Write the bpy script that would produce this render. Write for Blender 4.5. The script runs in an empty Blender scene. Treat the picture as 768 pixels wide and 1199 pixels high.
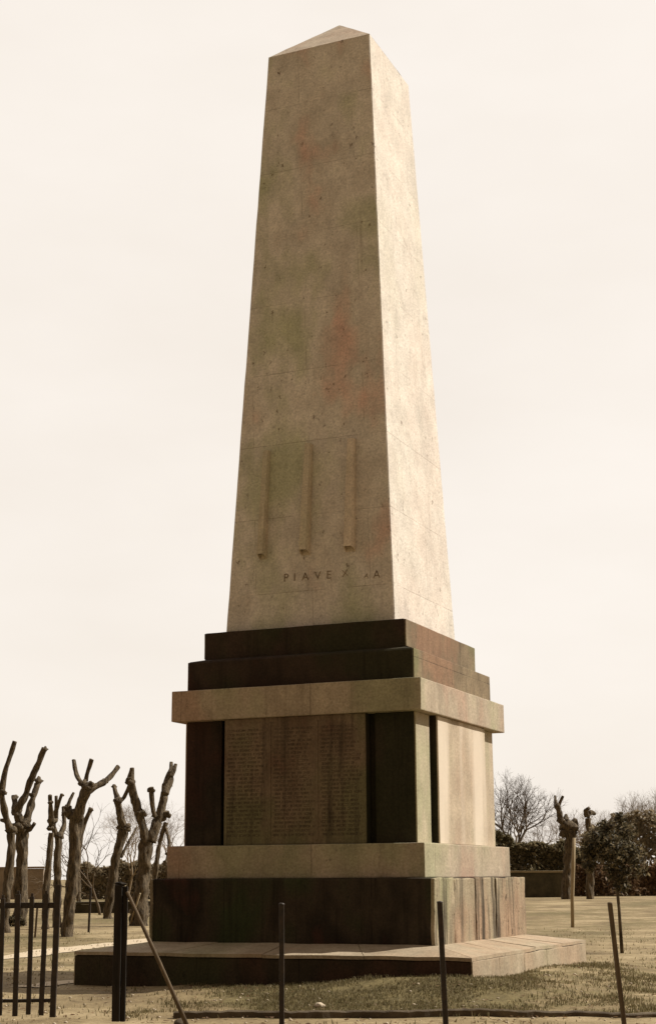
import bpy, bmesh, math, random
from mathutils import Vector, Matrix, noise
random.seed(11)
S = bpy.context.scene
C = S.collection
W_, H_ = 768.0, 1199.0            # size of the photograph the survey was taken from

# ------------------------------------------------------------------ camera (solved from the monument's edges)
K = 1.12
F = 1765.02
CAM = Vector((9.0919*K, -21.6849*K, 1.6))
yw, pt, rl = [math.radians(a) for a in (23.3421, 13.6458, -0.314)]
FW = Vector((-math.sin(yw)*math.cos(pt), math.cos(yw)*math.cos(pt), math.sin(pt)))
rt0 = Vector((math.cos(yw), math.sin(yw), 0)); up0 = rt0.cross(FW)
RT = rt0*math.cos(rl) + up0*math.sin(rl)
UP = -rt0*math.sin(rl) + up0*math.cos(rl)
FH = Vector((-math.sin(yw), math.cos(yw), 0))
cd = bpy.data.cameras.new('camera'); cam = bpy.data.objects.new('camera', cd); C.objects.link(cam)
cam.matrix_world = Matrix(((RT.x, UP.x, -FW.x, CAM.x), (RT.y, UP.y, -FW.y, CAM.y), (RT.z, UP.z, -FW.z, CAM.z), (0, 0, 0, 1)))
cd.sensor_fit = 'VERTICAL'; cd.sensor_height = 24; cd.lens = 24*F/H_; cd.clip_start = .1; cd.clip_end = 6000
S.camera = cam

def ss(a, b, x):
    t = max(0, min(1, (x-a)/(b-a))); return t*t*(3-2*t)
def fn(x, y, s, z=0.0): return noise.noise(Vector((x*s, y*s, z)))
def depth_of(x, y): return (x-CAM.x)*FH.x + (y-CAM.y)*FH.y
def ground_z(x, y):
    d = depth_of(x, y)
    z = .5*ss(42, 85, d)
    z += .20*math.exp(-(((x-2.6)/2.4)**2 + ((y+3.4)/1.1)**2))          # soil banked against the front of the platform
    z += .20*math.exp(-(((x-3.6)/1.5)**2 + ((y-.2)/3.4)**2))
    if d < 60: z += .030*fn(x, y, .55) + .016*fn(x, y, 2.1, 3)
    return z
def at(u, v, d): return CAM + (FW + RT*((u-W_/2)/F) + UP*((H_/2-v)/F))*(d/(FW.dot(FH)+UP.dot(FH)*((H_/2-v)/F)))
def on_ground(u, v):
    d = 10.0
    while d < 400:
        p = at(u, v, d)
        if p.z <= ground_z(p.x, p.y): break
        d *= 1.004
    p = at(u, v, d); p.z = ground_z(p.x, p.y); return p, d
def at_ground_depth(u, d):
    p = at(u, 1028, d); p.z = ground_z(p.x, p.y); return p

# ------------------------------------------------------------------ object helpers
def obj(name, bm, mat, parent=None, smooth=False):
    me = bpy.data.meshes.new(name)
    bm.normal_update(); bm.to_mesh(me); bm.free()
    if smooth:
        for p in me.polygons: p.use_smooth = True
    me.materials.append(mat)
    o = bpy.data.objects.new(name, me); C.objects.link(o)
    if parent:
        o.parent = parent
        q = parent
        base = Vector((0, 0, 0))
        while q: base += q.location; q = q.parent
        me.transform(Matrix.Translation(-base))
    return o
def tag(o, label, cat, group=None, kind=None):
    if kind: o['kind'] = kind
    if label: o['label'] = label
    if cat: o['category'] = cat
    if group: o['group'] = group
    return o
def thing(name, label, cat, loc, group=None):
    o = bpy.data.objects.new(name, None); C.objects.link(o); o.location = loc; o.empty_display_size = .2
    return tag(o, label, cat, group)
def box(bm, x0, x1, y0, y1, z0, z1, bev=0.0, mtx=None):
    vs = [bm.verts.new((x, y, z)) for z in (z0, z1) for x, y in ((x0, y0), (x1, y0), (x1, y1), (x0, y1))]
    fs = [bm.faces.new([vs[i] for i in q]) for q in ((3,2,1,0), (4,5,6,7), (0,1,5,4), (1,2,6,5), (2,3,7,6), (3,0,4,7))]
    if mtx: bmesh.ops.transform(bm, matrix=mtx, verts=vs)
    if bev:
        es = list({e for f in fs for e in f.edges})
        bmesh.ops.bevel(bm, geom=es, offset=bev, segments=2, affect='EDGES', profile=.6)
def worn(bm, amt, cuts_len=.35, scale=2.2, seed=0.0):
    """subdivide long edges and nudge the surface so that old masonry is not dead straight"""
    for _ in range(5):
        es = [e for e in bm.edges if e.calc_length() > cuts_len]
        if not es: break
        bmesh.ops.subdivide_edges(bm, edges=es, cuts=1, use_grid_fill=True)
    for v in bm.verts:
        n = noise.noise_vector(v.co*scale + Vector((seed, seed*.7, 0)))
        v.co += n*amt
def frustum(bm, w0, w1, z0, z1):
    a = [bm.verts.new((sx*w0, sy*w0, z0)) for sx, sy in ((-1,-1),(1,-1),(1,1),(-1,1))]
    b = [bm.verts.new((sx*w1, sy*w1, z1)) for sx, sy in ((-1,-1),(1,-1),(1,1),(-1,1))]
    bm.faces.new(a[::-1]); bm.faces.new(b)
    for i in range(4): bm.faces.new((a[i], a[(i+1)%4], b[(i+1)%4], b[i]))
def tube(bm, pts, rad, seg=10, rough=0.0, seed=0.0, rs=6.0, cap=True):
    pts = [Vector(p) for p in pts]
    t = (pts[1]-pts[0]).normalized()
    ref = Vector((1, 0, 0)) if abs(t.x) < .8 else Vector((0, 1, 0))
    n = t.cross(ref).normalized()
    rings = []
    for i, p in enumerate(pts):
        if i == 0: tt = t
        elif i == len(pts)-1: tt = (pts[i]-pts[i-1]).normalized()
        else: tt = (pts[i+1]-pts[i-1]).normalized()
        n = (n - tt*n.dot(tt))
        n = n.normalized() if n.length > 1e-6 else tt.orthogonal().normalized()
        b = tt.cross(n); ring = []
        for k in range(seg):
            a = 2*math.pi*k/seg
            dv = n*math.cos(a) + b*math.sin(a)
            r = rad[i]
            if rough:
                q = p*1.7 + dv*(.30 + rad[i]*3.0) + Vector((seed, 0, 0))
                r *= 1 + rough*(.75*noise.noise(q*1.6) + .45*noise.noise((p*.35 + dv*.9)*rs + Vector((0, seed, 0))))
            ring.append(bm.verts.new(p + dv*r))
        rings.append(ring)
    for A, B in zip(rings, rings[1:]):
        for k in range(seg): bm.faces.new((A[k], A[(k+1)%seg], B[(k+1)%seg], B[k]))
    if cap:
        bm.faces.new(rings[0][::-1]); bm.faces.new(rings[-1])
def smooth_path(pts, rad, n=5):
    """Catmull-Rom through the points"""
    P = [pts[0]*2-pts[1]] + list(pts) + [pts[-1]*2-pts[-2]]
    op, orr = [], []
    for i in range(1, len(P)-2):
        for k in range(n):
            t = k/n
            a, b, c, d = P[i-1], P[i], P[i+1], P[i+2]
            op.append(.5*((2*b) + (c-a)*t + (2*a-5*b+4*c-d)*t*t + (-a+3*b-3*c+d)*t**3))
            orr.append(rad[i-1]*(1-t) + rad[i]*t)
    op.append(pts[-1]); orr.append(rad[-1]); return op, orr
def lump(bm, c, r, sub=2, rough=.35, seed=0.0, sc=(1, 1, 1), rs=2.2):
    g = bmesh.ops.create_icosphere(bm, subdivisions=sub, radius=1.0)
    for v in g['verts']:
        d = v.co.normalized()
        k = r*(1 + rough*noise.noise(d*rs + Vector((seed*3.7, seed, 1.3))))
        v.co = Vector(c) + Vector((d.x*sc[0], d.y*sc[1], d.z*sc[2]))*k

# ------------------------------------------------------------------ materials
def mat(name):
    m = bpy.data.materials.new(name); m.use_nodes = True
    nt = m.node_tree; b = nt.nodes['Principled BSDF']
    b.inputs['Roughness'].default_value = .9; b.inputs['Specular IOR Level'].default_value = .2
    return m, nt, b
def N(nt, t, **kw):
    n = nt.nodes.new(t)
    for k, v in kw.items(): setattr(n, k, v)
    return n
def L(nt, a, b): nt.links.new(a, b)
def mapping(nt, scale=(1, 1, 1), loc=(0, 0, 0)):
    tc = N(nt, 'ShaderNodeTexCoord'); mp = N(nt, 'ShaderNodeMapping')
    mp.inputs['Scale'].default_value = scale; mp.inputs['Location'].default_value = loc
    L(nt, tc.outputs['Object'], mp.inputs[0]); return mp.outputs[0]
def noise_(nt, vec, scale, detail=6, rough=.6):
    n = N(nt, 'ShaderNodeTexNoise'); n.inputs['Scale'].default_value = scale
    n.inputs['Detail'].default_value = detail; n.inputs['Roughness'].default_value = rough
    L(nt, vec, n.inputs['Vector']); return n.outputs['Fac']
def ramp(nt, fac, stops):
    r = N(nt, 'ShaderNodeValToRGB'); e = r.color_ramp.elements
    while len(e) < len(stops): e.new(.5)
    for i, (p, c) in enumerate(stops):
        e[i].position = p; e[i].color = (*c, 1) if not isinstance(c, (int, float)) else (c, c, c, 1)
    L(nt, fac, r.inputs[0]); return r.outputs[0]
def mix(nt, fac, a, b, mode='MIX'):
    m = N(nt, 'ShaderNodeMix', data_type='RGBA', blend_type=mode)
    for s, v in ((0, fac), (6, a), (7, b)):
        if hasattr(v, 'is_linked') or hasattr(v, 'links'): L(nt, v, m.inputs[s])
        elif isinstance(v, (int, float)): m.inputs[s].default_value = v
        else: m.inputs[s].default_value = (*v, 1)
    return m.outputs[2]
def bump(nt, b, h, strength=.5, dist=.02):
    bp = N(nt, 'ShaderNodeBump'); bp.inputs['Strength'].default_value = strength; bp.inputs['Distance'].default_value = dist
    L(nt, h, bp.inputs['Height']); L(nt, bp.outputs[0], b.inputs['Normal'])

def stone(name, base, alt, warm=(.5, .3, .2), green=(.25, .3, .15), mott=.35, spots=.5, streak=.4, dark=(.03, .022, .015),
          course=None, joint=.55, bstr=.35, streak_pos=.56, pale=None, front_tint=False):
    """weathered stone: blotches, pink/green tinge, run-off streaks, pock marks, block joints"""
    m, nt, b = mat(name)
    v = mapping(nt)
    col = ramp(nt, noise_(nt, v, 1.3, 8, .62), [(.32, base), (.7, alt)])
    h1 = noise_(nt, mapping(nt, (1, 1, .6), (7, 3, 1)), .55, 4, .55)
    tint = ramp(nt, h1, [(.40, warm), (.49, base), (.54, alt), (.64, green)])
    if front_tint:                                   # rose and olive tint, full on faces turned to -y, faint elsewhere
        ge = N(nt, 'ShaderNodeNewGeometry'); sn = N(nt, 'ShaderNodeSeparateXYZ'); L(nt, ge.outputs['True Normal'], sn.inputs[0])
        mk = N(nt, 'ShaderNodeMapRange'); L(nt, sn.outputs[1], mk.inputs[0])
        for i_, v_ in ((1, -.3), (2, -.7), (3, mott*.12), (4, mott)): mk.inputs[i_].default_value = v_
        mott = mk.outputs[0]
    col = mix(nt, mott, col, tint)
    mid = noise_(nt, mapping(nt, (1, 1, .8), (3, 5, 2)), 2.6, 6, .7)
    col = mix(nt, .75, col, ramp(nt, mid, [(.33, .80), (.67, 1.14)]), 'MULTIPLY')
    fine = noise_(nt, v, 28, 5, .7)
    col = mix(nt, .62, col, ramp(nt, fine, [(.3, .5), (.7, 1.3)]), 'MULTIPLY')
    if pale:
        sp = noise_(nt, mapping(nt, (1.0, 1.0, .12), (4, 4.35, 2)), 1.5, 3, .5)
        col = mix(nt, ramp(nt, sp, [(.44, 0.0), (.62, pale[0])]), col, pale[1])
    st = noise_(nt, mapping(nt, (3.4, 3.4, .22), (2, 9, 5)), 1.6, 7, .65)
    col = mix(nt, ramp(nt, st, [(streak_pos, 0.0), (streak_pos+.16, streak)]), col, dark)
    pk = noise_(nt, mapping(nt, (1, 1, .6), (1, 4, 8)), 8.5, 6, .78)
    pm = ramp(nt, pk, [(.615, 0.0), (.67, spots)])
    col = mix(nt, pm, col, dark)
    hgt = mix(nt, .5, fine, noise_(nt, v, 5, 6, .6))
    hgt = mix(nt, pm, hgt, (0, 0, 0))
    if course:
        sx = N(nt, 'ShaderNodeSeparateXYZ'); L(nt, v, sx.inputs[0])
        ad = N(nt, 'ShaderNodeMath', operation='ADD'); L(nt, sx.outputs[0], ad.inputs[0]); L(nt, sx.outputs[1], ad.inputs[1])
        cb = N(nt, 'ShaderNodeCombineXYZ'); L(nt, ad.outputs[0], cb.inputs[0]); L(nt, sx.outputs[2], cb.inputs[1])
        mp = N(nt, 'ShaderNodeMapping'); mp.inputs['Location'].default_value = (course[3], course[2], 0)
        L(nt, cb.outputs[0], mp.inputs[0])
        br = N(nt, 'ShaderNodeTexBrick'); br.inputs['Scale'].default_value = 1
        br.inputs['Brick Width'].default_value = course[0]; br.inputs['Row Height'].default_value = course[1]
        br.inputs['Mortar Size'].default_value = .007; br.inputs['Mortar Smooth'].default_value = .3
        br.inputs['Color1'].default_value = (1, 1, 1, 1); br.inputs['Color2'].default_value = (.86, .86, .86, 1); br.inputs['Mortar'].default_value = (1, 1, 1, 1)
        L(nt, mp.outputs[0], br.inputs['Vector'])
        col = mix(nt, .6, col, br.outputs['Color'], 'MULTIPLY')
        jn = mix(nt, 1.0, br.outputs['Fac'], ramp(nt, noise_(nt, v, 1.7, 3), [(.38, .1), (.58, 1.0)]), 'MULTIPLY')
        jm = mix(nt, 1.0, jn, (joint, joint, joint), 'MULTIPLY')
        col = mix(nt, jm, col, dark)
        hgt = mix(nt, jn, hgt, (0, 0, 0))
    L(nt, col, b.inputs['Base Color'])
    bump(nt, b, hgt, bstr, .03)
    return m
def simple(name, c0, c1, scale=6, rough=.9, bstr=.3, stretch=(1, 1, 1), bd=.01, spec=.2):
    m, nt, b = mat(name); v = mapping(nt, stretch)
    n = noise_(nt, v, scale, 6, .65)
    L(nt, ramp(nt, n, [(.3, c0), (.7, c1)]), b.inputs['Base Color']); b.inputs['Roughness'].default_value = rough
    b.inputs['Specular IOR Level'].default_value = spec
    bump(nt, b, n, bstr, bd); return m

M_shaft = stone('pale_weathered_stone', (.655, .585, .50), (.735, .67, .585), warm=(.74, .49, .40), green=(.53, .53, .36), mott=.9, spots=.85, front_tint=True,
                streak=.35, dark=(.13, .085, .055), course=(2.1, 1.33, .35, .4), joint=.42, bstr=.35, streak_pos=.6)
M_cap = stone('capstone', (.62, .52, .40), (.72, .61, .48), mott=.3, spots=.4, streak=.2, dark=(.15, .1, .06))
M_trav = stone('band_stone', (.36, .29, .21), (.475, .39, .285), warm=(.42, .25, .18), green=(.28, .30, .16), mott=.5, spots=.5, streak=.4,
               dark=(.09, .06, .04), course=(2.35, 9.0, 4.0, .7), joint=.8)
M_dark_shade = stone('shade_tone_basalt', (.024, .018, .012), (.052, .038, .025), warm=(.06, .024, .017), green=(.032, .036, .016), mott=.6, spots=.4, streak=.6,
               dark=(.010, .007, .005), course=(1.9, 9.0, 4.0, .2), joint=.8)  # basalt darkened further so its colour carries the shade of the fronts
M_step_shade = stone('step_shade_tone', (.030, .020, .014), (.058, .038, .025), warm=(.065, .025, .017), green=(.036, .04, .017), mott=.6, spots=.3, streak=.5,
               dark=(.009, .006, .004))  # near black to hold the shade of the step fronts
M_step_sun = stone('step_sun_tone_slab', (.17, .125, .075), (.26, .195, .12), warm=(.28, .15, .09), green=(.17, .175, .075), mott=.6, spots=.7, streak=.55,
               dark=(.04, .028, .018), course=(1.6, 9, 4, .5), joint=.7)  # paler than the steps to imitate sun on their side faces
M_slab_sun = stone('stained_sun_tone_slab', (.29, .235, .155), (.41, .335, .225), warm=(.36, .22, .14), green=(.26, .265, .14), mott=.6, spots=.9, streak=.92,
               dark=(.045, .034, .022), streak_pos=.46, bstr=.9)  # stained stone, lightened to imitate sun on the plinth's sides
M_pier_sun = stone('sun_tone_side_panel', (.40, .32, .23), (.50, .41, .30), warm=(.46, .28, .18), green=(.34, .36, .2), mott=.5, spots=.4, streak=.3,
               dark=(.12, .08, .05))  # lightened to imitate sunlight on the sides of the piers
M_plinth_shade = stone('plinth_shade_tone', (.028, .021, .014), (.060, .044, .028), warm=(.095, .032, .022), green=(.04, .05, .02), mott=.9, spots=.5, streak=.75,
                 dark=(.010, .007, .005), course=(1.25, 9, 4.0, .35), joint=.95, streak_pos=.52, bstr=.6)  # darkened to hold the shade of the plinth front
M_tab_shade = stone('shade_tone_tablet', (.15, .105, .068), (.22, .162, .108), warm=(.21, .105, .075), green=(.165, .155, .08), mott=.8, spots=.5, streak=.7,
                   dark=(.032, .022, .015), streak_pos=.53, bstr=.15)  # tablet stone darkened to carry the shade of its side
M_tab_sun = stone('sun_tone_tablet', (.40, .315, .225), (.49, .40, .29), warm=(.46, .31, .22), green=(.41, .38, .25), mott=.4, spots=.1, streak=.15,
                   dark=(.25, .18, .11), bstr=.1, pale=(.75, (.66, .57, .46)))  # paleness stands for sun on the tablets; white streaks are run-off
M_plat_shade = stone('platform_riser_shade_tone', (.034, .026, .016), (.07, .052, .032), warm=(.10, .045, .03), green=(.065, .072, .03), mott=.5, spots=.5, streak=.5,
               dark=(.014, .010, .007), course=(1.7, 9, 4, .1), joint=.8, bstr=.7)  # riser darkened to hold the shade of the platform front
M_pave = stone('platform_paving', (.33, .265, .18), (.46, .375, .265), warm=(.42, .28, .18), green=(.33, .32, .18), mott=.4, spots=.4, streak=.1,
               dark=(.14, .11, .07), bstr=.6)
M_letter = simple('engraved_letter_paint', (.10, .065, .04), (.36, .28, .2), 9)
M_text = simple('engraved_text', (.035, .024, .016), (.11, .08, .052), 4)
M_bark = simple('gnarled_bark', (.013, .010, .007), (.205, .155, .098), 6, bstr=1.0, stretch=(2.6, 2.6, .6), bd=.08)
M_twig = simple('bare_twigs', (.20, .15, .095), (.30, .23, .15), 3)
M_twig_dark = simple('dark_bare_twigs', (.10, .075, .05), (.16, .12, .08), 3)
M_iron = simple('rusty_black_iron', (.012, .010, .008), (.045, .028, .016), 14, rough=.6, spec=.4)
M_wood = simple('weathered_timber', (.07, .052, .033), (.17, .125, .08), 9, stretch=(3, 3, .3))
M_woodd = simple('dark_tarred_timber', (.010, .009, .008), (.032, .024, .017), 9, stretch=(3, 3, .3))
M_stake = simple('pale_peeled_stake', (.26, .20, .12), (.38, .30, .19), 9, stretch=(3, 3, .3))
M_kerb = simple('dirty_kerb', (.06, .045, .03), (.13, .10, .065), 5, bstr=.8, bd=.03)
M_pebble = simple('pale_pebble', (.40, .33, .24), (.55, .46, .34), 9)
M_wall = simple('mossy_wall', (.04, .035, .022), (.09, .075, .046), 2.5, bstr=.7, bd=.05)
M_cop = simple('wall_coping', (.20, .16, .10), (.30, .24, .15), 3)
M_render = simple('brown_masonry', (.22, .17, .125), (.33, .26, .19), 1.6, bstr=.5, bd=.04)
def leafmat(name, cols, sc=.8):
    m, nt, b = mat(name)
    g = N(nt, 'ShaderNodeNewGeometry'); wn = N(nt, 'ShaderNodeTexWhiteNoise', noise_dimensions='1D'); L(nt, g.outputs['Random Per Island'], wn.inputs['W'])
    L(nt, ramp(nt, wn.outputs[0], [(i/(len(cols)-1), c) for i, c in enumerate(cols)]), b.inputs['Base Color'])
    b.inputs['Roughness'].default_value = .6
    cr_ = b.inputs['Base Color'].links[0].from_socket
    tr = N(nt, 'ShaderNodeBsdfTranslucent'); L(nt, cr_, tr.inputs[0]); ms = N(nt, 'ShaderNodeMixShader'); ms.inputs[0].default_value = .4
    L(nt, b.outputs[0], ms.inputs[1]); L(nt, tr.outputs[0], ms.inputs[2]); L(nt, ms.outputs[0], nt.nodes['Material Output'].inputs[0]); return m
M_leaf_dark = leafmat('dark_evergreen_leaf', [(.025, .021, .012), (.08, .066, .036), (.24, .19, .11)])
M_leaf_hedge = leafmat('hedge_leaf', [(.085, .075, .043), (.18, .15, .085), (.27, .22, .13)])
M_leaf_brown = leafmat('brown_hedge_leaf', [(.09, .055, .03), (.17, .105, .058), (.24, .155, .085)])
M_leaf_olive = leafmat('olive_hedge_leaf', [(.19, .155, .10), (.29, .235, .155), (.38, .305, .20)])
M_grass = leafmat('dry_grass', [(.09, .074, .032), (.15, .122, .056), (.24, .19, .105), (.12, .105, .043)])
M_litter = leafmat('dead_leaf', [(.09, .05, .025), (.17, .10, .05), (.26, .18, .10)])
def ground_mat():
    m, nt, b = mat('ground_soil'); v = mapping(nt)
    d1 = noise_(nt, v, .42, 9, .7); d2 = noise_(nt, v, 9, 6, .7); d3 = noise_(nt, v, 2.2, 6, .7)
    dirt = ramp(nt, d1, [(.36, (.145, .102, .052)), (.5, (.25, .188, .098)), (.63, (.38, .295, .17))])
    dirt = mix(nt, .7, dirt, ramp(nt, d2, [(.25, .5), (.75, 1.25)]), 'MULTIPLY')
    gr = ramp(nt, d3, [(.3, (.085, .066, .028)), (.7, (.20, .158, .07))])
    gr = mix(nt, .6, gr, ramp(nt, d2, [(.25, .45), (.75, 1.3)]), 'MULTIPLY')
    at_ = N(nt, 'ShaderNodeAttribute', attribute_name='lawn')
    ad = N(nt, 'ShaderNodeMath', operation='ADD'); L(nt, at_.outputs['Fac'], ad.inputs[0])
    sb = N(nt, 'ShaderNodeMath', operation='MULTIPLY_ADD'); L(nt, d3, sb.inputs[0]); sb.inputs[1].default_value = 1.6; sb.inputs[2].default_value = -.8
    L(nt, sb.outputs[0], ad.inputs[1])
    col = mix(nt, ramp(nt, ad.outputs[0], [(.35, 0.0), (.65, 1.0)]), dirt, gr)
    L(nt, col, b.inputs['Base Color']); bump(nt, b, mix(nt, .5, d2, d3), .9, .06); return m
M_ground = ground_mat()
M_path = simple('pale_gravel_path', (.42, .34, .23), (.56, .46, .33), 6, bstr=.6)

# ------------------------------------------------------------------ ground
KD = 18.55                                    # the lawn's kerb lies this far out
def lawn(x, y):
    d = depth_of(x, y)
    side = (x-CAM.x)*rt0.x + (y-CAM.y)*rt0.y
    u = W_/2 + F*side/max(d, 1)
    n = fn(x, y, .5, 5)
    if d < KD: return .12
    if d < 26:
        left = ss(215, 330, u + 40*n + (d-KD)*6)
        return .15 + .75*left - .42*ss(520, 640, u)
    if u > 600: return .42 - .2*ss(30, 60, d) + .3*n + .5*fn(x, y, .13, 11)
    return .38 + .3*n + .5*fn(x, y, .13, 11)
def axis(lo, hi, fine, a, b):
    out = []; x = a
    while x <= b: out.append(x); x += fine
    st = fine; x = a
    while x > lo: st *= 1.22; x -= st; out.insert(0, x)
    st = fine; x = out[-1]
    while x < hi: st *= 1.22; x += st; out.append(x)
    return out
xs = axis(-2500, 2500, .25, -14, 14); ys = axis(-400, 4000, .25, -12, 14)
verts = [(x, y, ground_z(x, y)) for y in ys for x in xs]
nx = len(xs)
faces = [(j*nx+i, j*nx+i+1, (j+1)*nx+i+1, (j+1)*nx+i) for j in range(len(ys)-1) for i in range(nx-1)]
me = bpy.data.meshes.new('ground'); me.from_pydata(verts, [], faces)
at_l = me.attributes.new('lawn', 'FLOAT', 'POINT')
at_l.data.foreach_set('value', [lawn(v[0], v[1]) for v in verts])
for p in me.polygons: p.use_smooth = True
me.materials.append(M_ground)
g = bpy.data.objects.new('ground', me); C.objects.link(g); g['kind'] = 'structure'

def ribbon(name, pts, width, m, lift=.012):
    bm = bmesh.new(); P, R = smooth_path(pts, [width]*len(pts), 8); prev = None
    for i, p in enumerate(P):
        t = (P[min(i+1, len(P)-1)]-P[max(i-1, 0)]); t.z = 0; t.normalize(); n = Vector((-t.y, t.x, 0))
        w = R[i]*(1+.25*fn(p.x, p.y, 1.1))
        row = []
        for k in range(5):
            q = p + n*w*(k/4-.5); row.append(bm.verts.new((q.x, q.y, ground_z(q.x, q.y)+lift)))
        if prev:
            for k in range(4): bm.faces.new((prev[k], row[k], row[k+1], prev[k+1]))
        prev = row
    bmesh.ops.recalc_face_normals(bm, faces=bm.faces[:])
    if bm.faces[0].normal.z < 0: bmesh.ops.reverse_faces(bm, faces=bm.faces[:])
    o = obj(name, bm, m, smooth=True); o['kind'] = 'structure'; return o
ribbon('path', [on_ground(u, v)[0] for u, v in ((-60, 1128), (22, 1120), (75, 1112), (128, 1107), (180, 1101), (260, 1094))], 1.0, M_path)
ribbon('path', [on_ground(u, v)[0] for u, v in ((28, 1157), (70, 1152), (100, 1149.5))], .5, M_path, .014)

# grass blades where the lawn is
def grass():
    rnd = random.Random(5); V = []; Fc = []
    def blade(x, y, h, wd):
        z = ground_z(x, y); a = rnd.random()*6.283; lean = rnd.uniform(.1, .7)*h; b = rnd.random()*6.283
        dx, dy = math.cos(a)*wd, math.sin(a)*wd; i = len(V)
        mx, my = x+math.cos(b)*lean*.35, y+math.sin(b)*lean*.35
        V.extend([(x-dx, y-dy, z-.01), (x+dx, y+dy, z-.01), (mx+dx*.6, my+dy*.6, z+h*.6), (mx-dx*.6, my-dy*.6, z+h*.6), (x+math.cos(b)*lean, y+math.sin(b)*lean, z+h)])
        Fc.extend([(i, i+1, i+2, i+3), (i+3, i+2, i+4)])
    n = 0
    while n < 42000:
        u = rnd.uniform(150, 800); d = rnd.uniform(KD+.05, 27)
        s = (u-W_/2)/F*d; x = CAM.x + FH.x*d + rt0.x*s; y = CAM.y + FH.y*d + rt0.y*s
        if abs(x) < 3.3 and abs(y) < 3.3: continue
        n += .25
        if rnd.random() > max(0, lawn(x, y)-.25 + 1.1*fn(x, y, 1.1, 2)+.5*fn(x, y, 4, 8)): continue
        n += .75
        blade(x, y, rnd.uniform(.012, .05)*(1+1.1*max(0, fn(x, y, 1.4, 7))), .006)
    for _ in range(16000):                      # sparse tufts elsewhere
        u = rnd.uniform(-40, 800); d = rnd.uniform(17, 48)
        s = (u-W_/2)/F*d; x = CAM.x + FH.x*d + rt0.x*s; y = CAM.y + FH.y*d + rt0.y*s
        if abs(x) < 3.3 and abs(y) < 3.3: continue
        if fn(x, y, 1.4, 9) < .12: continue
        blade(x, y, rnd.uniform(.02, .07), .008)
    me = bpy.data.meshes.new('grass'); me.from_pydata(V, [], Fc); me.materials.append(M_grass)
    o = bpy.data.objects.new('grass', me); C.objects.link(o); tag(o, 'short dry olive brown grass round the monument', 'grass', kind='stuff')
grass()

# ------------------------------------------------------------------ the obelisk
def zk(z): return 1.6 + K*(z-1.6)
wpf, wpl, wbd, wpd, wco, ws2, ws1, wob, wot = [K*a for a in (2.9042, 2.1678, 1.9846, 1.7976, 1.9682, 1.7893, 1.6106, 1.3764, .9212)]
zpf, zpi, zpl, zbd, zpd, zco, zs2, zs1, zot, zap = [zk(a) for a in (.613, .7262, 1.5975, 2.0605, 3.8628, 4.3144, 4.7649, 5.2195, 15.1287, 16.0229)]
mon = thing('obelisk_monument', 'tall pale stone war memorial obelisk on dark stepped pedestal with square platform', 'obelisk', (0, 0, 0))
def mslab(name, w, z0, z1, m, bev=.02, wear=.006, seed=0.0):
    bm = bmesh.new(); box(bm, -w, w, -w, w, z0, z1, bev); worn(bm, wear, .3, 3.0, seed); return obj(name, bm, m, mon)
rnd0 = random.Random(17)
# platform with a weathered, gently falling top
bm = bmesh.new()
rows = [(wpf, -.3), (wpf, zpf-.065), (wpf-.03, zpf-.04), (wpl-.05, zpi-.035)]
prev = None
for w, z in rows:
    r = [bm.verts.new((sx*w, sy*w, z)) for sx, sy in ((-1,-1),(1,-1),(1,1),(-1,1))]
    if prev:
        for i in range(4): bm.faces.new((prev[i], prev[(i+1)%4], r[(i+1)%4], r[i]))
    prev = r
bm.faces.new(prev)
worn(bm, .012, .3, 1.7, 2.0); obj('platform', bm, M_plat_shade, mon)
bm = bmesh.new()                              # paving slabs laid on the slope, mitred at the corners
for q in range(4):
    for k in range(4):
        a0, a1 = -1+k*.5, -1+(k+1)*.5
        lo0, hi0 = (wpl-.2)*a0, (wpf+.012)*a0; lo1, hi1 = (wpl-.2)*a1, (wpf+.012)*a1
        zi, zo = zpi+.026, zpf+.006; g_ = .005
        top = [Vector((hi0+g_, -(wpf+.012), zo)), Vector((hi1-g_, -(wpf+.012), zo)), Vector((lo1-g_, -(wpl-.2), zi)), Vector((lo0+g_, -(wpl-.2), zi))]
        M4 = Matrix.Rotation(q*math.pi/2, 3, 'Z')
        tv = [bm.verts.new(M4 @ (p+Vector((0, 0, rnd0.uniform(-.006, .006))))) for p in top]; bv = [bm.verts.new(v.co - Vector((0, 0, .05))) for v in tv]
        bm.faces.new(tv); bm.faces.new(bv[::-1])
        for e in range(4): bm.faces.new((bv[e], bv[(e+1)%4], tv[(e+1)%4], tv[e]))
worn(bm, .012, .3, 1.9, 3.0); obj('paving', bm, M_pave, mon)
def clad(bm, w, z0, z1, y0, y1, side, thick, bev=.012):
    x0, x1 = sorted((side*(w-.02), side*(w+thick))); box(bm, x0, x1, y0, y1, z0, z1, bev)
for side in (-1, 1):
    n = 5; L0 = 2*wpf/n
    for k in range(n):
        bm = bmesh.new(); clad(bm, wpf, -.25, zpf-.052, -wpf+L0*k+.004, -wpf+L0*(k+1)-.004, side, .012+rnd0.uniform(0, .008)); worn(bm, .012, .25, 2.2, k); obj('sun_tone_riser_slab', bm, M_pave, mon)  # pale slabs added to imitate sun on the riser's sides
mslab('plinth', wpl-.04, zpi-.25, zpl, M_plinth_shade, .03, .012, 4)
for side in (-1, 1):
    ys_ = [-wpl, -wpl+.95, -wpl+2.0, -wpl+3.05, -wpl+3.75, wpl]
    for k in range(5):
        bm = bmesh.new(); clad(bm, wpl-.04, zpi-.02, zpl-.004-.01*(k % 2), ys_[k]+.012, ys_[k+1]-.012, side, .04+rnd0.uniform(-.012, .012), .02); worn(bm, .018, .2, 2.6, k+side); obj('sun_tone_facing_slab', bm, M_slab_sun, mon)  # jointed slabs, lighter than the plinth to paint sunlight on its sides
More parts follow.
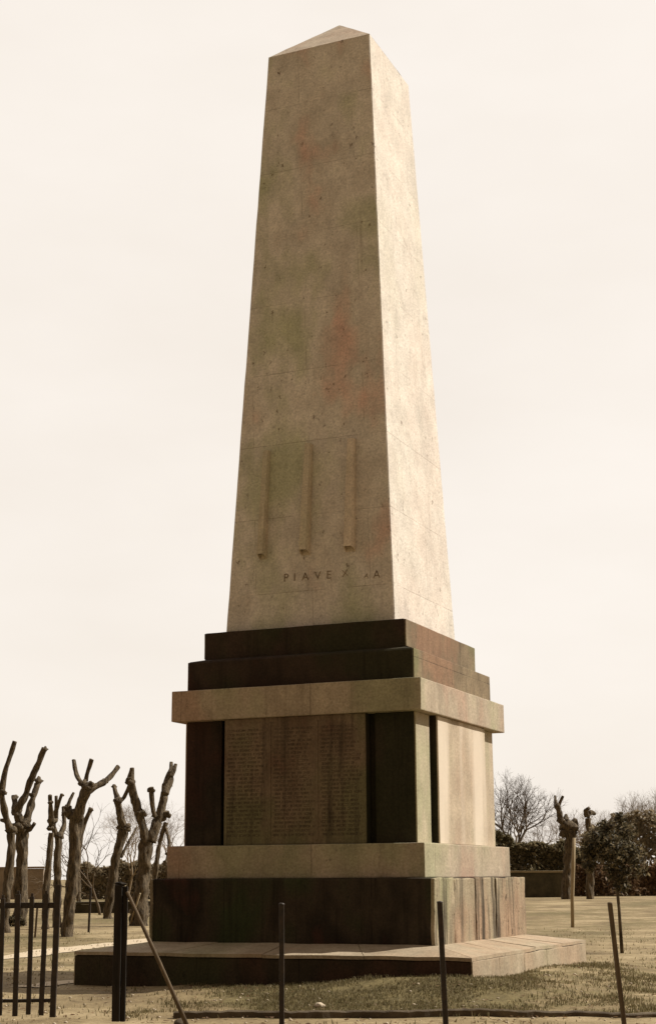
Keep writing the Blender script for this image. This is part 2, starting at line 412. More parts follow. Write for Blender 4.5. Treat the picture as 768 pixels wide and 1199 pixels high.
mslab('base_course', wbd, zpl+.001, zbd, M_trav, .018, .005, 5)
mslab('pedestal_core', wpd-.10, zbd-.02, zpd+.02, M_dark_shade, .01, .003, 6)
pw = .66
for sx in (-1, 1):
    for sy in (-1, 1):
        bm = bmesh.new()
        x0, x1 = sorted((sx*wpd, sx*(wpd-pw))); y0, y1 = sorted((sy*wpd, sy*(wpd-pw)))
        box(bm, x0, x1, y0, y1, zbd+.001, zpd-.001, .015); worn(bm, .004, .3, 3, 7)
        pier = obj('corner_pier', bm, M_dark_shade, mon)
        bm = bmesh.new(); xa, xb = sorted((sx*(wpd-.01), sx*(wpd+.022))); box(bm, xa, xb, y0+.012, y1-.012, zbd+.003, zpd-.003, .008); worn(bm, .003, .3, 3, 8)
        obj('sun_tone_panel', bm, M_pier_sun, pier)  # added panel; its pale colour stands for sun on the pier side
tw = 1.245; tp = wpd+.12
def tablet(side):
    rm = Matrix.Rotation(side*math.pi/2, 3, 'Z')
    bm = bmesh.new(); box(bm, -tw, tw, -tp+.028, -(wpd-.13), zbd+.002, zpd-.002, .008)
    bmesh.ops.rotate(bm, cent=(0, 0, 0), matrix=rm, verts=bm.verts[:]); obj('shade_tone_backing', bm, M_dark_shade, mon)  # dark backing added to paint the shade on the tablet's edge
    bm = bmesh.new(); box(bm, -tw+.006, tw-.006, -tp, -tp+.03, zbd+.004, zpd-.004, .008); worn(bm, .003, .3, 3, 8)
    bmesh.ops.rotate(bm, cent=(0, 0, 0), matrix=rm, verts=bm.verts[:])
    return obj('inscribed_tablet' if side == 0 else 'tablet', bm, M_tab_shade if side in (0, 3) else M_tab_sun, mon)  # shade painted dark on two sides, sunlight painted pale on the others
tabs = [tablet(k) for k in range(4)]
tabs[0]['label'] = 'inscribed tablet darkened for its shaded side, covered in lines of small names'
tabs[1]['label'] = 'tablet paled for its sunlit side, with white run-off streaks'
# lines of small illegible names in three columns, with raised rules between
bm = bmesh.new(); rnd = random.Random(3)
zt = zpd-.16; rows_n = 27; rh = (zt-(zbd+.12))/rows_n
for cx0, cx1 in ((-1.19, -.47), (-.36, .36), (.47, 1.17)):
    for r in range(rows_n):
        z = zt-rh*(r+.5)
        x = cx0 + rnd.uniform(.0, .03); end = cx1 - rnd.uniform(.0, .16)
        while x < end:
            for _ in range(rnd.randint(4, 9)):
                if x > end: break
                hh = rnd.choice((.014, .016, .019)); w = rnd.uniform(.010, .016)
                k = rnd.random()
                if k < .7: box(bm, x, x+.006, -tp-.004, -tp+.006, z-hh, z+hh)
                if k > .3: box(bm, x+.001, x+w, -tp-.0035, -tp+.006, z+hh-.007, z+hh-.001)
                if k > .6: box(bm, x+.001, x+w, -tp-.0035, -tp+.006, z-hh, z-hh+.006)
                x += w+.009
            x += .028
obj('name_list', bm, M_text, tabs[0])
bm = bmesh.new()
for x in (-.415, .415): box(bm, x-.014, x+.014, -tp-.012, -tp+.008, zbd+.06, zpd-.08, .003)
obj('column_rule', bm, M_tab_shade, tabs[0])
mslab('cornice', wco, zpd, zco, M_trav, .016, .005, 9)
# two set-back steps, the lower with a sloped weathering on top
bm = bmesh.new(); rows = [(ws2, zco+.001), (ws2, zs2-.03), (ws2-.02, zs2), (ws1-.02, zs2+.055)]; prev = None
for w, z in rows:
    r = [bm.verts.new((sx*w, sy*w, z)) for sx, sy in ((-1,-1),(1,-1),(1,1),(-1,1))]
    if prev:
        for i in range(4): bm.faces.new((prev[i], prev[(i+1)%4], r[(i+1)%4], r[i]))
    else: bm.faces.new(r[::-1])
    prev = r
bm.faces.new(prev); worn(bm, .007, .3, 3, 10); obj('lower_step', bm, M_step_shade, mon)
mslab('upper_step', ws1, zs2-.02, zs1, M_step_shade, .02, .007, 11)
for side in (-1, 1):
    for w, z0, z1 in ((ws2, zco+.004, zs2-.006), (ws1, zs2+.062, zs1-.006)):
        bm = bmesh.new(); clad(bm, w, z0, z1, -w+.015, w-.015, side, .02); worn(bm, .004, .25, 3, z0); obj('sun_tone_side_slab', bm, M_step_sun, mon)  # added slabs; their lighter colour imitates sun on the step sides
# shaft
bm = bmesh.new(); frustum(bm, wob, wot, zs1+.001, zot)
bmesh.ops.bevel(bm, geom=[e for e in bm.edges if abs((e.verts[0].co-e.verts[1].co).z) > 1], offset=.012, segments=2, affect='EDGES')
worn(bm, .006, .35, 2.5, 12)
shaft = obj('shaft', bm, M_shaft, mon)
bm = bmesh.new(); frustum(bm, wot, .012, zot+.001, zap); worn(bm, .006, .3, 3, 13)
obj('pyramidion', bm, M_cap, mon)
# front face of the shaft as a plane
def on_face(u, v, out=0.0):
    """the point of the shaft's front face seen at a pixel of the survey"""
    A = Vector((0, -wob, zs1)); B = Vector((0, -wot, zot)); t = (B-A).normalized(); n = Vector((1, 0, 0)).cross(t)
    r = FW + RT*((u-W_/2)/F) + UP*((H_/2-v)/F)
    k = (A-CAM).dot(n)/r.dot(n); return CAM + r*k + n*out
tz = (Vector((0, -wot, zot))-Vector((0, -wob, zs1))).normalized(); nrm = Vector((1, 0, 0)).cross(tz)
for (u0, v0, u1, v1, wd) in ((313.8, 529, 308.4, 655, .062), (362.6, 521, 358.2, 650, .075), (412.5, 515, 410.6, 646, .080)):
    T = on_face(u0, v0); B = on_face(u1, v1)
    ax = (T-B); ln = ax.length; ax.normalize(); side = ax.cross(nrm).normalized() * -1
    if side.x < 0: side = -side
    bm = bmesh.new(); rings = []
    prof = [(-1, -.02), (-1, .55), (-.75, 1), (.75, 1), (1, .6), (1, -.02)]
    for t, wk, pk, cut in ((0, 1.12, .118, .085), (.03, 1.13, .122, .0), (.16, 1.10, .115, 0), (.5, 1.0, .10, 0), (.85, .9, .085, 0), (1.0, .85, .07, 0)):
        ring = []
        for a, b in prof:
            ring.append(bm.verts.new(B + ax*(ln*t + (cut*.9*b if t == 0 else 0)) + side*a*wd*wk + nrm*b*pk*1.35))
        rings.append(ring)
    for A_, B_ in zip(rings, rings[1:]):
        for k in range(6): bm.faces.new((A_[k], A_[(k+1)%6], B_[(k+1)%6], B_[k]))
    f0 = bm.faces.new(rings[0][::-1]); bm.faces.new(rings[-1])
    bmesh.ops.recalc_face_normals(bm, faces=bm.faces[:])
    bmesh.ops.inset_region(bm, faces=[f0], thickness=.014)
    ext = bmesh.ops.extrude_face_region(bm, geom=[f0]); bmesh.ops.translate(bm, vec=ax*.16, verts=[x for x in ext['geom'] if isinstance(x, bmesh.types.BMVert)])
    bmesh.ops.delete(bm, geom=[f0], context='FACES') if f0.is_valid else None
    worn(bm, .004, .2, 5, 14)
    obj('relief_bar', bm, M_cap, shaft)
# letters cut on the shaft
def letter(ch, u, v, size, rot=0.0, bm=None):
    cu = bpy.data.curves.new('letter', 'FONT'); cu.body = ch; cu.size = size; cu.extrude = .006; cu.offset = -.003; cu.align_x = 'CENTER'; cu.align_y = 'CENTER'
    o = bpy.data.objects.new('letter', cu); C.objects.link(o)
    bpy.context.view_layer.update()
    me = bpy.data.meshes.new_from_object(o.evaluated_get(bpy.context.evaluated_depsgraph_get()))
    p = on_face(u, v, .003)
    mw = Matrix.Translation(p) @ Matrix(((1, 0, nrm.x, 0), (0, tz.y, nrm.y, 0), (0, tz.z, nrm.z, 0), (0, 0, 0, 1))) @ Matrix.Rotation(rot, 4, 'Z')
    me.transform(mw); bm.from_mesh(me)
    bpy.data.objects.remove(o); bpy.data.curves.remove(cu); bpy.data.meshes.remove(me)
for ch, u, v, s, r in (('P', 335, 677, .20, 0), ('I', 345, 676.3, .20, 0), ('A', 357.5, 675.5, .20, 0), ('V', 372, 674.3, .20, 0), ('E', 385, 673.5, .20, 0),
                       ('X', 404, 671.5, .17, .12), ('A', 429, 674.5, .12, -.2), ('A', 441, 673, .20, 0)):
    bm = bmesh.new(); letter(ch, u, v, s, r, bm); obj('engraved_letter', bm, M_letter, shaft)

# ------------------------------------------------------------------ pollarded trees
def limb_mesh(spec, d, knobs, seed, seg=12):
    bm = bmesh.new()
    pts = [at(u, v, d+dd) for u, v, r, dd in spec]; rad = [r*d/F for u, v, r, dd in spec]
    P, R = smooth_path(pts, rad, 9); tube(bm, P, R, seg+4, .62, seed, 7.0)
    for i, (u, v, r, dd) in enumerate(knobs):
        lump(bm, at(u, v, d+dd), r*d/F, 2, .75, seed+i, (1, 1, .8), 2.6)
    return bm
def pollard(label, base, trunk, limbs, dd_default=0, group='pollarded trees'):
    p, d = on_ground(*base)
    t = thing('pollarded_tree', label, 'tree', p, group)
    s = random.uniform(0, 50)
    spec = [(base[0], base[1]+4, trunk[0][0][2]*1.25, 0)] + [(*q, 0) if len(q) == 3 else q for q in trunk[0]]
    obj('trunk', limb_mesh(spec, d, [(*k, 0) if len(k) == 3 else k for k in trunk[1]], s, 16), M_bark, t, True)
    for i, (pts, kn) in enumerate(limbs):
        q = [(*a, 0) if len(a) == 3 else a for a in pts]; n = len(q); off = (-.5, .45, -.25, .6, .2)[i % 5]
        q = [(a[0], a[1], a[2], a[3] + off*j/(n-1)) for j, a in enumerate(q)]
        kk = [(k[0], k[1], k[2], off*(k[3] if len(k) > 3 else 1)) for k in kn]
        obj('limb', limb_mesh(q, d, kk, s+i+1), M_bark, t, True)
    return t
pollard('gnarled pollard at the left edge behind picket gate with one long raised branch', (24, 1084),
        ([(24, 1078, 7), (25, 1038, 6.8), (26, 1000, 6.4), (26.5, 975, 7), (26, 962, 7)], [(24, 968, 9.5), (29, 964, 8), (21, 973, 6)]),
        [([(26, 966, 5), (21, 950, 5), (30, 931, 4), (37, 913, 3.8), (45, 894, 3.6), (53, 876, 3.2)], [(20, 952, 6.5, .2), (53, 877, 3.4)]),
         ([(29, 966, 4.5), (35, 948, 4), (40, 932, 3.8), (44, 917, 3.6)], [(45, 914, 5.2), (39, 931, 4.2, .6)]),
         ([(30, 972, 3), (36, 971, 2.6), (41, 964, 2)], []),
         ([(22, 960, 4), (18, 946, 3.4), (17.5, 932, 3)], [(18, 934, 3.6)])])
pollard('slim pollard cut off by the left edge of the picture with a high branch tip', (6, 1092),
        ([(6, 1080, 5), (9, 1040, 5), (13, 1000, 4.4), (14, 975, 4.6)], [(14, 972, 6.5)]),
        [([(13, 975, 3.8), (6, 950, 3.6), (3, 925, 3.2), (10, 892, 2.8), (18, 868, 2.3)], [(4, 928, 4.5, .6)]),
         ([(14, 973, 3), (8, 962, 2.6), (2, 960, 2)], [])])
pollard('thin pollard with forked twin stubs close left of the tall many-armed pollard', (67, 1086),
        ([(67, 1078, 4.4), (67.5, 1038, 4.3), (68, 1005, 4), (68.5, 980, 4)], [(68.5, 979, 5.6)]),
        [([(68, 981, 3), (63, 968, 2.6), (64.5, 955, 2.4), (69, 940, 2), (73, 930, 1.8)], [(64, 961, 4.4, .5), (73, 931, 2.4)]),
         ([(70, 979, 3), (75, 967, 2.6), (75.5, 955, 2.4), (74.5, 945, 2.2)], [(75.5, 953, 3.8, .7)]),
         ([(66, 958, 2.2, 0), (66, 945, 2), (66.5, 932, 1.8)], [])])
pollard('straight slender pollard with a single knobby top, between the left edge and twin-stub pollard', (53, 1088),
        ([(53, 1080, 4), (55, 1038, 3.8), (58, 1005, 3.2), (60.5, 975, 3.2)], [(60.5, 961, 5), (59, 970, 3.8)]),
        [([(60.5, 966, 3), (59.8, 948, 2.6), (59, 931, 2.2)], [(59.5, 940, 3)])])
pollard('tall pollard spreading three stubs and a long right arm, left of the twin dark posts', (79, 1097),
        ([(79, 1090, 6.2), (84, 1040, 6.6), (88, 1000, 6.6), (89, 970, 7), (89, 955, 7)], [(84, 953, 7), (90, 957, 7)]),
        [([(90, 962, 6), (95, 944, 5.6), (99, 931, 5.6), (103.5, 922, 5.4)], [(98, 918, 5.6, .8), (103, 921, 6), (107, 918, 4, 1)]),
         ([(96, 918, 3), (92, 911, 2.8), (89, 902, 2.5), (86.5, 890, 2.2)], []),
         ([(101, 914, 3), (103, 904, 2.7), (107.5, 889, 2.3)], []),
         ([(104, 925, 4.2), (114, 919.5, 3.6), (124, 914.5, 3.4), (132, 906, 3), (139, 897, 2.6)], [(123, 915, 4, .6)]),
         ([(84, 955, 4), (80, 948, 3.6), (82, 938, 2), (87, 928, 1.3)], [(80, 946, 4.6, .4)])])
pollard('thin dark young pollard leaning right just behind the tall many-armed one', (93, 1066),
        ([(93, 1060, 3), (92, 1030, 2.6), (92.5, 1000, 2.6), (95, 977, 2.8), (100, 961, 2.6), (107, 947, 2.3)], [(106.5, 948, 3.2)]), [])
pollard('leaning pollard with a dark mid knob and forked top, right beside the twin dark posts', (126, 1076),
        ([(126, 1068, 4.6), (132, 1032, 5), (138, 999, 4.8), (145, 972, 5)], [(146, 970, 6.6), (149, 968, 4.5), (142, 969, 5)]),
        [([(145, 970, 4), (141, 956, 3.8), (139, 941, 3.8), (138.5, 936, 4)], [(139, 938, 4.8)]),
         ([(138, 938, 2.8), (136, 929, 2.6), (134, 920, 2.2)], [(134, 921, 3)]),
         ([(140, 938, 2.6), (145, 934.5, 2.2), (150, 925, 2), (153, 917, 1.8)], []),
         ([(142, 1004, 1.6), (152, 984, 1.4), (161, 968, 1)], [])])
pollard('stout pollard with thick flared trunk and three upright limbs close to the plinth', (163, 1084),
        ([(163, 1078, 9.5), (165.5, 1050, 8.2), (168, 1020, 7.2), (171, 995, 7), (173, 985, 7)], [(160, 1068, 7), (167, 1072, 7)]),
        [([(171, 992, 5.2), (168, 970, 4.8), (162, 949, 4.6), (157, 932, 4.2), (154, 915, 4), (154.5, 899, 2.4)], [(153, 916, 5.2, .9), (163, 951, 5.2, .5), (168, 953, 4.2, .5), (151, 912, 3.4)]),
         ([(176, 985, 5.6), (182, 968, 5.4), (188, 953, 5.2), (191, 938, 4.2), (193, 928, 3.8)], [(189, 957, 6.2, .6), (195, 954, 5.4, .7), (182, 954, 4.2, .6)]),
         ([(182, 956, 3.2), (179, 944, 2.6), (177.5, 927, 2.6)], [(177.5, 925, 4.2)]),
         ([(193, 930, 4), (195, 920, 5.4), (199, 909, 4.8), (201, 901, 3.2), (200.5, 893, 2.2)], [(196, 918, 5.4, .6)]),
         ([(200, 909, 3), (204, 902, 2.6), (206.5, 895, 2)], [])])
pollard('thin curved young pollard hugging the plinth edge beside the stout pollard', (180, 1062),
        ([(180, 1055, 2.6), (182, 1026, 2.6), (185, 1000, 2.4), (189, 980, 2.4), (194, 964, 2.2)], [(194, 965, 2.8)]),
        [([(193, 967, 1.6), (198, 984, 1.5), (197, 1000, 1.5), (193, 1014, 1.8)], [(194, 1010, 3, .9), (196, 1000, 2.4, .7)])])
pollard('lone pollard right of the obelisk with crooked raised arm, before the low wall', (663, 1053),
        ([(662, 1048, 5), (664, 1020, 4.7), (666, 990, 5), (666, 972, 5.4)], [(664, 968, 8.5), (671, 970, 6.4), (660, 976, 6), (668, 978, 6.5)]),
        [([(664, 968, 4), (656, 960, 3.4), (654, 950, 3.2), (651, 942, 3.2)], [(652, 944, 3.6, .9), (655, 960, 4, .4)]),
         ([(651, 944, 2.2), (650, 938, 1.8), (649.5, 932, 1.4)], []), ([(653, 944, 2.2), (656, 938, 1.8), (658.5, 932, 1.4)], []),
         ([(664, 962, 3), (662, 955, 2.2)], [(662, 957, 3)]), ([(669, 966, 3), (673, 960, 2.2), (675, 967, 2)], [])])
pollard('stub-topped pollard rising out of the dark young evergreen at right', (690, 1053),
        ([(690, 1048, 4.4), (690, 1010, 4), (689, 975, 3.4), (688, 958, 3.2)], [(687, 954, 4.2)]),
        [([(687, 955, 3), (685, 950, 2.4), (689, 946, 2)], []), ([(689, 952, 2.8), (693, 951, 2.2), (696, 953, 1.6)], [])])

# ------------------------------------------------------------------ bare branching trees
def bare_tree(label, base, d, h, spread, levels, m, seed, fork=.22, group='bare winter trees', r0=.11, lean=0.0, clear=.28):
    p = at_ground_depth(base, d); rnd = random.Random(seed)
    t = thing('bare_tree', label, 'tree', p, group)
    tr = bmesh.new(); cr = bmesh.new()
    def grow(o, dirv, ln, r, lv):
        n = 4; pts = [o]; q = o; dv = dirv.normalized()
        for i in range(n):
            dv = (dv + Vector((rnd.gauss(0, .13), rnd.gauss(0, .13), rnd.gauss(.04, .08)))).normalized()
            q = q + dv*ln/n; pts.append(q)
        tube(tr if lv == 0 else cr, pts, [r*(1-.38*i/n) for i in range(n+1)], 8 if lv == 0 else (5 if lv < 3 else 3), cap=lv < 2)
        if lv >= levels: return
        k = rnd.choice((3, 4)) if lv else 5
        for j in range(k):
            a = 2*math.pi*(j+rnd.uniform(-.3, .3))/k
            ref = dv.orthogonal().normalized(); b = dv.cross(ref)
            s = spread*rnd.uniform(.6, 1.25)
            nd = (dv*math.cos(s) + (ref*math.cos(a)+b*math.sin(a))*math.sin(s))
            st = pts[-1] if j < 2 else pts[rnd.choice((2, 3, 4))]
            grow(st, nd, ln*rnd.uniform(.58, .8), r*.55, lv+1)
    grow(p - Vector((0, 0, .1)), Vector((lean, 0, 1)), h*clear, r0, 0)
    obj('trunk', tr, m, t, True); obj('branches', cr, m, t)
bare_tree('bare tree with open rounded crown beside the right of pedestal, behind wall', 598, 96, 8.4, .6, 6, M_twig_dark, 21, r0=.19, clear=.30)
bare_tree('low faint bare tree between pedestal-side bare tree and lone pollard', 636, 104, 6.4, .6, 6, M_twig, 22, r0=.10)
bare_tree('pale bare tree behind the dark evergreen toward the right edge', 728, 110, 8.4, .6, 6, M_twig, 23, r0=.13)
bare_tree('pale bushy bare tree at the extreme right edge', 762, 105, 9.5, .62, 6, M_twig, 24, r0=.13)
bare_tree('thin forked bare tree between tall pollard and leaning pollard at left', 119, 62, 4.3, .62, 4, M_twig_dark, 33, r0=.06, clear=.36)
bare_tree('faint bare tree behind the leaning and stout pollards', 152, 84, 6.6, .62, 6, M_twig, 26, r0=.07)
bare_tree('faint bare tree in the gap beside the pedestal left edge', 204, 92, 6.6, .6, 6, M_twig, 27, r0=.07)

# ------------------------------------------------------------------ hedges and shrubs
def foliage(bm, fcen, n, size, rnd):
    for _ in range(n):
        c = fcen(rnd); s = size*rnd.uniform(.6, 1.4)
        a = Vector((rnd.gauss(0, 1), rnd.gauss(0, 1), rnd.gauss(0, 1))).normalized(); b = a.orthogonal().normalized()
        b = (Matrix.Rotation(rnd.random()*6.28, 3, a) @ b); q = a.cross(b)
        vs = [bm.verts.new(c + b*s), bm.verts.new(c + q*s*.45), bm.verts.new(c - b*s), bm.verts.new(c - q*s*.45)]
        bm.faces.new(vs)
def hedge(label, u0, u1, d, h, thick, m, n, size, seed, rough=.45, group=None, d1=None):
    a = at_ground_depth(u0, d); b = at_ground_depth(u1, d1 or d); rnd = random.Random(seed)
    dirv = (b-a); ln = dirv.length; dirv.normalize(); nn = Vector((-dirv.y, dirv.x, 0))
    t = thing('hedge', label, 'hedge', (a+b)/2, group)
    def fc(r):
        s = r.random()*ln
        top = h*(1 + rough*fn(s, seed, .45) + .5*rough*fn(s, seed, 1.7, 4))
        z = top*(1-abs(r.gauss(0, .38)) % 1.0) if r.random() < .55 else r.random()*top
        w = thick*(.5+.3*fn(s, seed+z, .8))*(1-.45*(z/top)**2)
        off = w*(1 if r.random() < .5 else -1)*(1-abs(r.gauss(0, .25)))
        p = a + dirv*s + nn*off
        return Vector((p.x, p.y, ground_z(p.x, p.y)+z))
    bm = bmesh.new(); foliage(bm, fc, n, size, rnd); obj('foliage', bm, m, t)
    for i in range(max(6, int(ln/1.2))):
        s = rnd.random()*ln; p = a + dirv*s; p.z = ground_z(p.x, p.y)-.05
        e = p + Vector((rnd.gauss(0, .25), rnd.gauss(0, .25), h*rnd.uniform(.6, .9)))
        bm = bmesh.new(); tube(bm, [p, (p+e)/2+Vector((rnd.gauss(0, .06), 0, 0)), e], [.045, .03, .015], 5); obj('stem', bm, M_twig_dark, t)
hedge('dark green hedge above the low wall right of pedestal', 560, 682, 93, 3.5, 2.6, M_leaf_hedge, 9000, .17, 41)
hedge('reddish brown hedge along the far side of field at right edge', 672, 800, 90, 1.75, 2.0, M_leaf_brown, 8000, .15, 42, .25)
hedge('tall dull hedge behind the brown one at the right edge', 684, 830, 99, 3.9, 2.8, M_leaf_olive, 9000, .17, 43, .6)
bare_tree('dense pale bare tree between stub-topped pollard and the right edge', 706, 112, 8.2, .62, 6, M_twig, 61, r0=.12)
bare_tree('low pale bare tree just left of the extreme right one', 745, 100, 7.6, .66, 6, M_twig, 62, r0=.11)
hedge('olive brown hedge between the pollards left of monument', 84, 215, 88, 1.75, 1.8, M_leaf_olive, 8000, .15, 44, .3)
def shrub(name, label, cat, base, spec, m, n, size, seed, stem=.03, group=None):
    p, d = on_ground(*base); rnd = random.Random(seed)
    t = thing(name, label, cat, p, group)
    blobs = [(at(u, v, d+dd), r*d/F, k) for u, v, r, dd, k in spec]; tot = sum(k for *_, k in blobs)
    def fc(r):
        x = r.random()*tot
        for c, rr, k in blobs:
            x -= k
            if x <= 0: break
        dv = Vector((r.gauss(0, 1), r.gauss(0, 1), r.gauss(0, 1))).normalized()
        return c + dv*rr*(r.random()**.45)*(1+.5*noise.noise(dv*2.5+c))
    bm = bmesh.new(); foliage(bm, fc, n, size, rnd); obj('crown', bm, m, t)
    bm = bmesh.new(); top = sum((c for c, *_ in blobs), Vector())/len(blobs)
    q = Vector((p.x, p.y, p.z-.1)); tp_ = Vector((top.x, top.y, top.z-.15))
    tube(bm, [q, q.lerp(tp_, .5)+Vector((.02, 0, 0)), tp_], [stem*1.2, stem, stem*.8], 7)
    obj('trunk', bm, M_bark, t, True)
    bm = bmesh.new()
    for c, rr, k in blobs: tube(bm, [tp_.lerp(q, .25*rnd.random()), tp_.lerp(c, .6)+Vector((0, 0, .03)), c], [stem*.5, stem*.35, stem*.15], 5)
    obj('branch', bm, M_bark, t)
shrub('young_evergreen_tree', 'dark leafy young evergreen on a thin trunk in front of the brown hedge', 'tree', (728, 1116),
      [(700, 985, 17, 0, 10), (690, 1000, 12, .2, 6), (716, 995, 19, -.2, 11), (730, 975, 15, .2, 5), (738, 1000, 16, 0, 7), (722, 1018, 17, .1, 7), (728, 1035, 11, 0, 3),
       (708, 968, 9, .1, 3), (748, 1018, 11, .2, 2), (690, 1015, 8, 0, 2), (726, 958, 7, 0, 1.3)], M_leaf_dark, 4300, .05, 51, .035)
shrub('dark_shrub', 'small dark shrub low behind the picket gate', 'shrub', (20, 1085), [(20, 1078, 7, 0, 3), (12, 1079, 6, .1, 2), (27, 1080, 4, 0, 1)], M_leaf_dark, 500, .06, 52, .02)

# ------------------------------------------------------------------ walls far behind
def wall(name, label, u0, u1, d, h, m, cop=None, thick=.35, d1=None, sink=.3):
    a = at_ground_depth(u0, d); b = at_ground_depth(u1, d1 or d); c = (a+b)/2
    t = thing(name, label, 'wall', c); dv = b-a; ln = Vector((dv.x, dv.y)).length; ang = math.atan2(dv.y, dv.x)
    mt = Matrix.Translation(c) @ Matrix.Rotation(ang, 4, 'Z')
    bm = bmesh.new(); box(bm, -ln/2, ln/2, -thick/2, thick/2, -sink, h, .02); worn(bm, .03, 1.0, .8, u0); bmesh.ops.transform(bm, matrix=mt, verts=bm.verts[:])
    obj('wall_body', bm, m, t)
    bm = bmesh.new(); box(bm, -ln/2-.05, ln/2+.05, -thick/2-.07, thick/2+.07, h+.002, h+.11, .02); worn(bm, .02, 1.0, .8, u0+3); bmesh.ops.transform(bm, matrix=mt, verts=bm.verts[:])
    obj('coping', bm, cop or m, t)
wall('boundary_wall', 'low dark wall with paler coping right of the pedestal, below dark hedge', 548, 660, 86, 1.32, M_wall, M_cop)
wall('garden_wall', 'very low black wall behind the pollards left of the plinth', 86, 230, 64, .34, M_wall)
wall('masonry_wall', 'brown masonry wall far behind the pollards at left edge', -40, 52, 90, 1.72, M_render, M_render)

# ------------------------------------------------------------------ gate, posts, stakes
FD = 17.0
def bar(bm, p, q, w, dpt, bev=.004, twist=None):
    """a square bar from p to q"""
    ax = (q-p); ln = ax.length; ax.normalize(); s = FH.cross(ax).normalized(); f = ax.cross(s)
    mt = Matrix(((s.x, f.x, ax.x, p.x), (s.y, f.y, ax.y, p.y), (s.z, f.z, ax.z, p.z), (0, 0, 0, 1)))
    box(bm, -w/2, w/2, -dpt/2, dpt/2, 0, ln, bev, mt)
def px(n): return n*FD/F
gp = at_ground_depth(30, FD)
gate = thing('picket_gate', 'dark picket gate with two rails at the lower left edge', 'gate', gp)
for (u0, v0, u1, v1, w) in ((-12, 1047, -17, 1190, 5.2), (4, 1049, 0, 1189, 5.0), (22, 1044, 18, 1190, 5.6), (38, 1047, 33.5, 1188, 5.0), (54.5, 1044, 48.5, 1189, 5.4)):
    bm = bmesh.new(); a, b = at(u1, v1, FD), at(u0, v0+3, FD)
    bar(bm, a, b, px(w), .035); bar(bm, b, at(u0+.2, v0-1, FD), px(w*.55), .02, .003)
    worn(bm, .003, .25, 6, u0); obj('picket', bm, M_iron, gate)
bm = bmesh.new(); bar(bm, at(62, 1191, FD), at(69, 1036, FD), px(6.4), .05); worn(bm, .003, .25, 6, 3); obj('end_stile', bm, M_iron, gate)
for v, w, u1 in ((1060, 7.5, 70), (1171.5, 4.4, 64)):
    bm = bmesh.new(); bar(bm, at(-24, v+.6, FD+.03), at(u1, v, FD+.03), px(w)*.85, .035); worn(bm, .003, .25, 6, v); obj('rail', bm, M_iron, gate)
# stout twin post with its brace
p0 = at_ground_depth(138, FD)
tp2 = thing('gate_post', 'stout dark gate post of two timbers side by side, left of the plinth', 'post', p0)
bm = bmesh.new(); bar(bm, at(136.0, 1196, FD), at(139.6, 1036, FD), px(8.6), .09, .008); worn(bm, .005, .2, 5, 1); obj('main_timber', bm, M_woodd, tp2)
bm = bmesh.new(); bar(bm, at(144.2, 1196, FD+.02), at(147.2, 1038, FD+.02), px(5.4), .06, .006); worn(bm, .004, .2, 5, 2); obj('side_timber', bm, M_woodd, tp2)
bm = bmesh.new(); lump(bm, at(141.5, 1035, FD), px(5), 2, .5, 3, (1.3, .8, .5)); obj('post_head', bm, M_woodd, tp2)
br = thing('post_brace', 'thin slanting wooden brace leaning on the twin gate post', 'brace', at_ground_depth(226, FD+.2))
bm = bmesh.new(); a = at_ground_depth(227, FD+.25); a.z -= .05; P = [a, a.lerp(at(149, 1044, FD-.02), .5)+Vector((.004, 0, .006)), at(149, 1044, FD-.02)]
tube(bm, P, [px(2.7), px(2.4), px(2.1)], 10, .12, 1, 9); obj('pole', bm, M_wood, br, True)
bm = bmesh.new(); q = at(213, 1174, FD+.5); q.z = ground_z(q.x, q.y)
lump(bm, q+Vector((0, 0, .03)), .07, 2, .5, 6, (1, 1, .8)); o = obj('stone', bm, M_kerb, smooth=True); tag(o, 'small dark stone at the foot of slanting brace', 'stone')
# slim iron posts
def iron_post(label, ub, ut, vt, w, d=FD, m=M_iron, group='slim fence posts along the front', name='fence_post'):
    g0 = at_ground_depth(ub, d)
    t = thing(name, label, 'post', g0, group)
    bm = bmesh.new(); k = d/F
    bar(bm, Vector((g0.x, g0.y, g0.z-.15)), at(ut, vt, d), w*k, w*k, w*k*.12); worn(bm, w*k*.05, .2, 6, ub); obj('shaft', bm, m, t)
    bm = bmesh.new(); lump(bm, at(ut+.2, vt-.3, d), w*k*.62, 2, .3, ub, (1, 1, .5)); obj('cap', bm, m, t, True)
iron_post('slim dark fence post in front of the middle of the plinth', 330.3, 329.8, 1059, 5.6)
iron_post('slim dark fence post at the sunlit corner of the plinth', 518.5, 514.5, 1057, 6.0)
iron_post('slim brown fence post leaning left at the right edge', 723.5, 713.5, 1058, 5.0, m=M_wood)
p, d_ = on_ground(106, 1092); iron_post('thin distant black post standing between tall and leaning pollards', 106, 106.6, 1040, 2.4, d_, group='thin distant posts')
p, d_ = on_ground(44, 1098); iron_post('thin brown stake seen between the pickets of the gate', 44, 44.3, 1062, 2.2, d_, M_wood, 'thin distant posts', 'stake')
p, d_ = on_ground(670, 1086)
st = thing('tree_stake', 'thin pale leaning stake just right of the lone pollard', 'stake', p)
bm = bmesh.new(); tube(bm, [p-Vector((0, 0, .1)), at(669.5, 1050, d_), at(670.5, 1015, d_), at(671.5, 981, d_)], [2.0*d_/F, 2.2*d_/F, 2.4*d_/F, 2.0*d_/F], 8, .2, 2, 6); obj('pole', bm, M_stake, st, True)
p, d_ = on_ground(153, 1084)
st = thing('tree_stake', 'short pale stake leaning against the foot of stout pollard', 'stake', p)
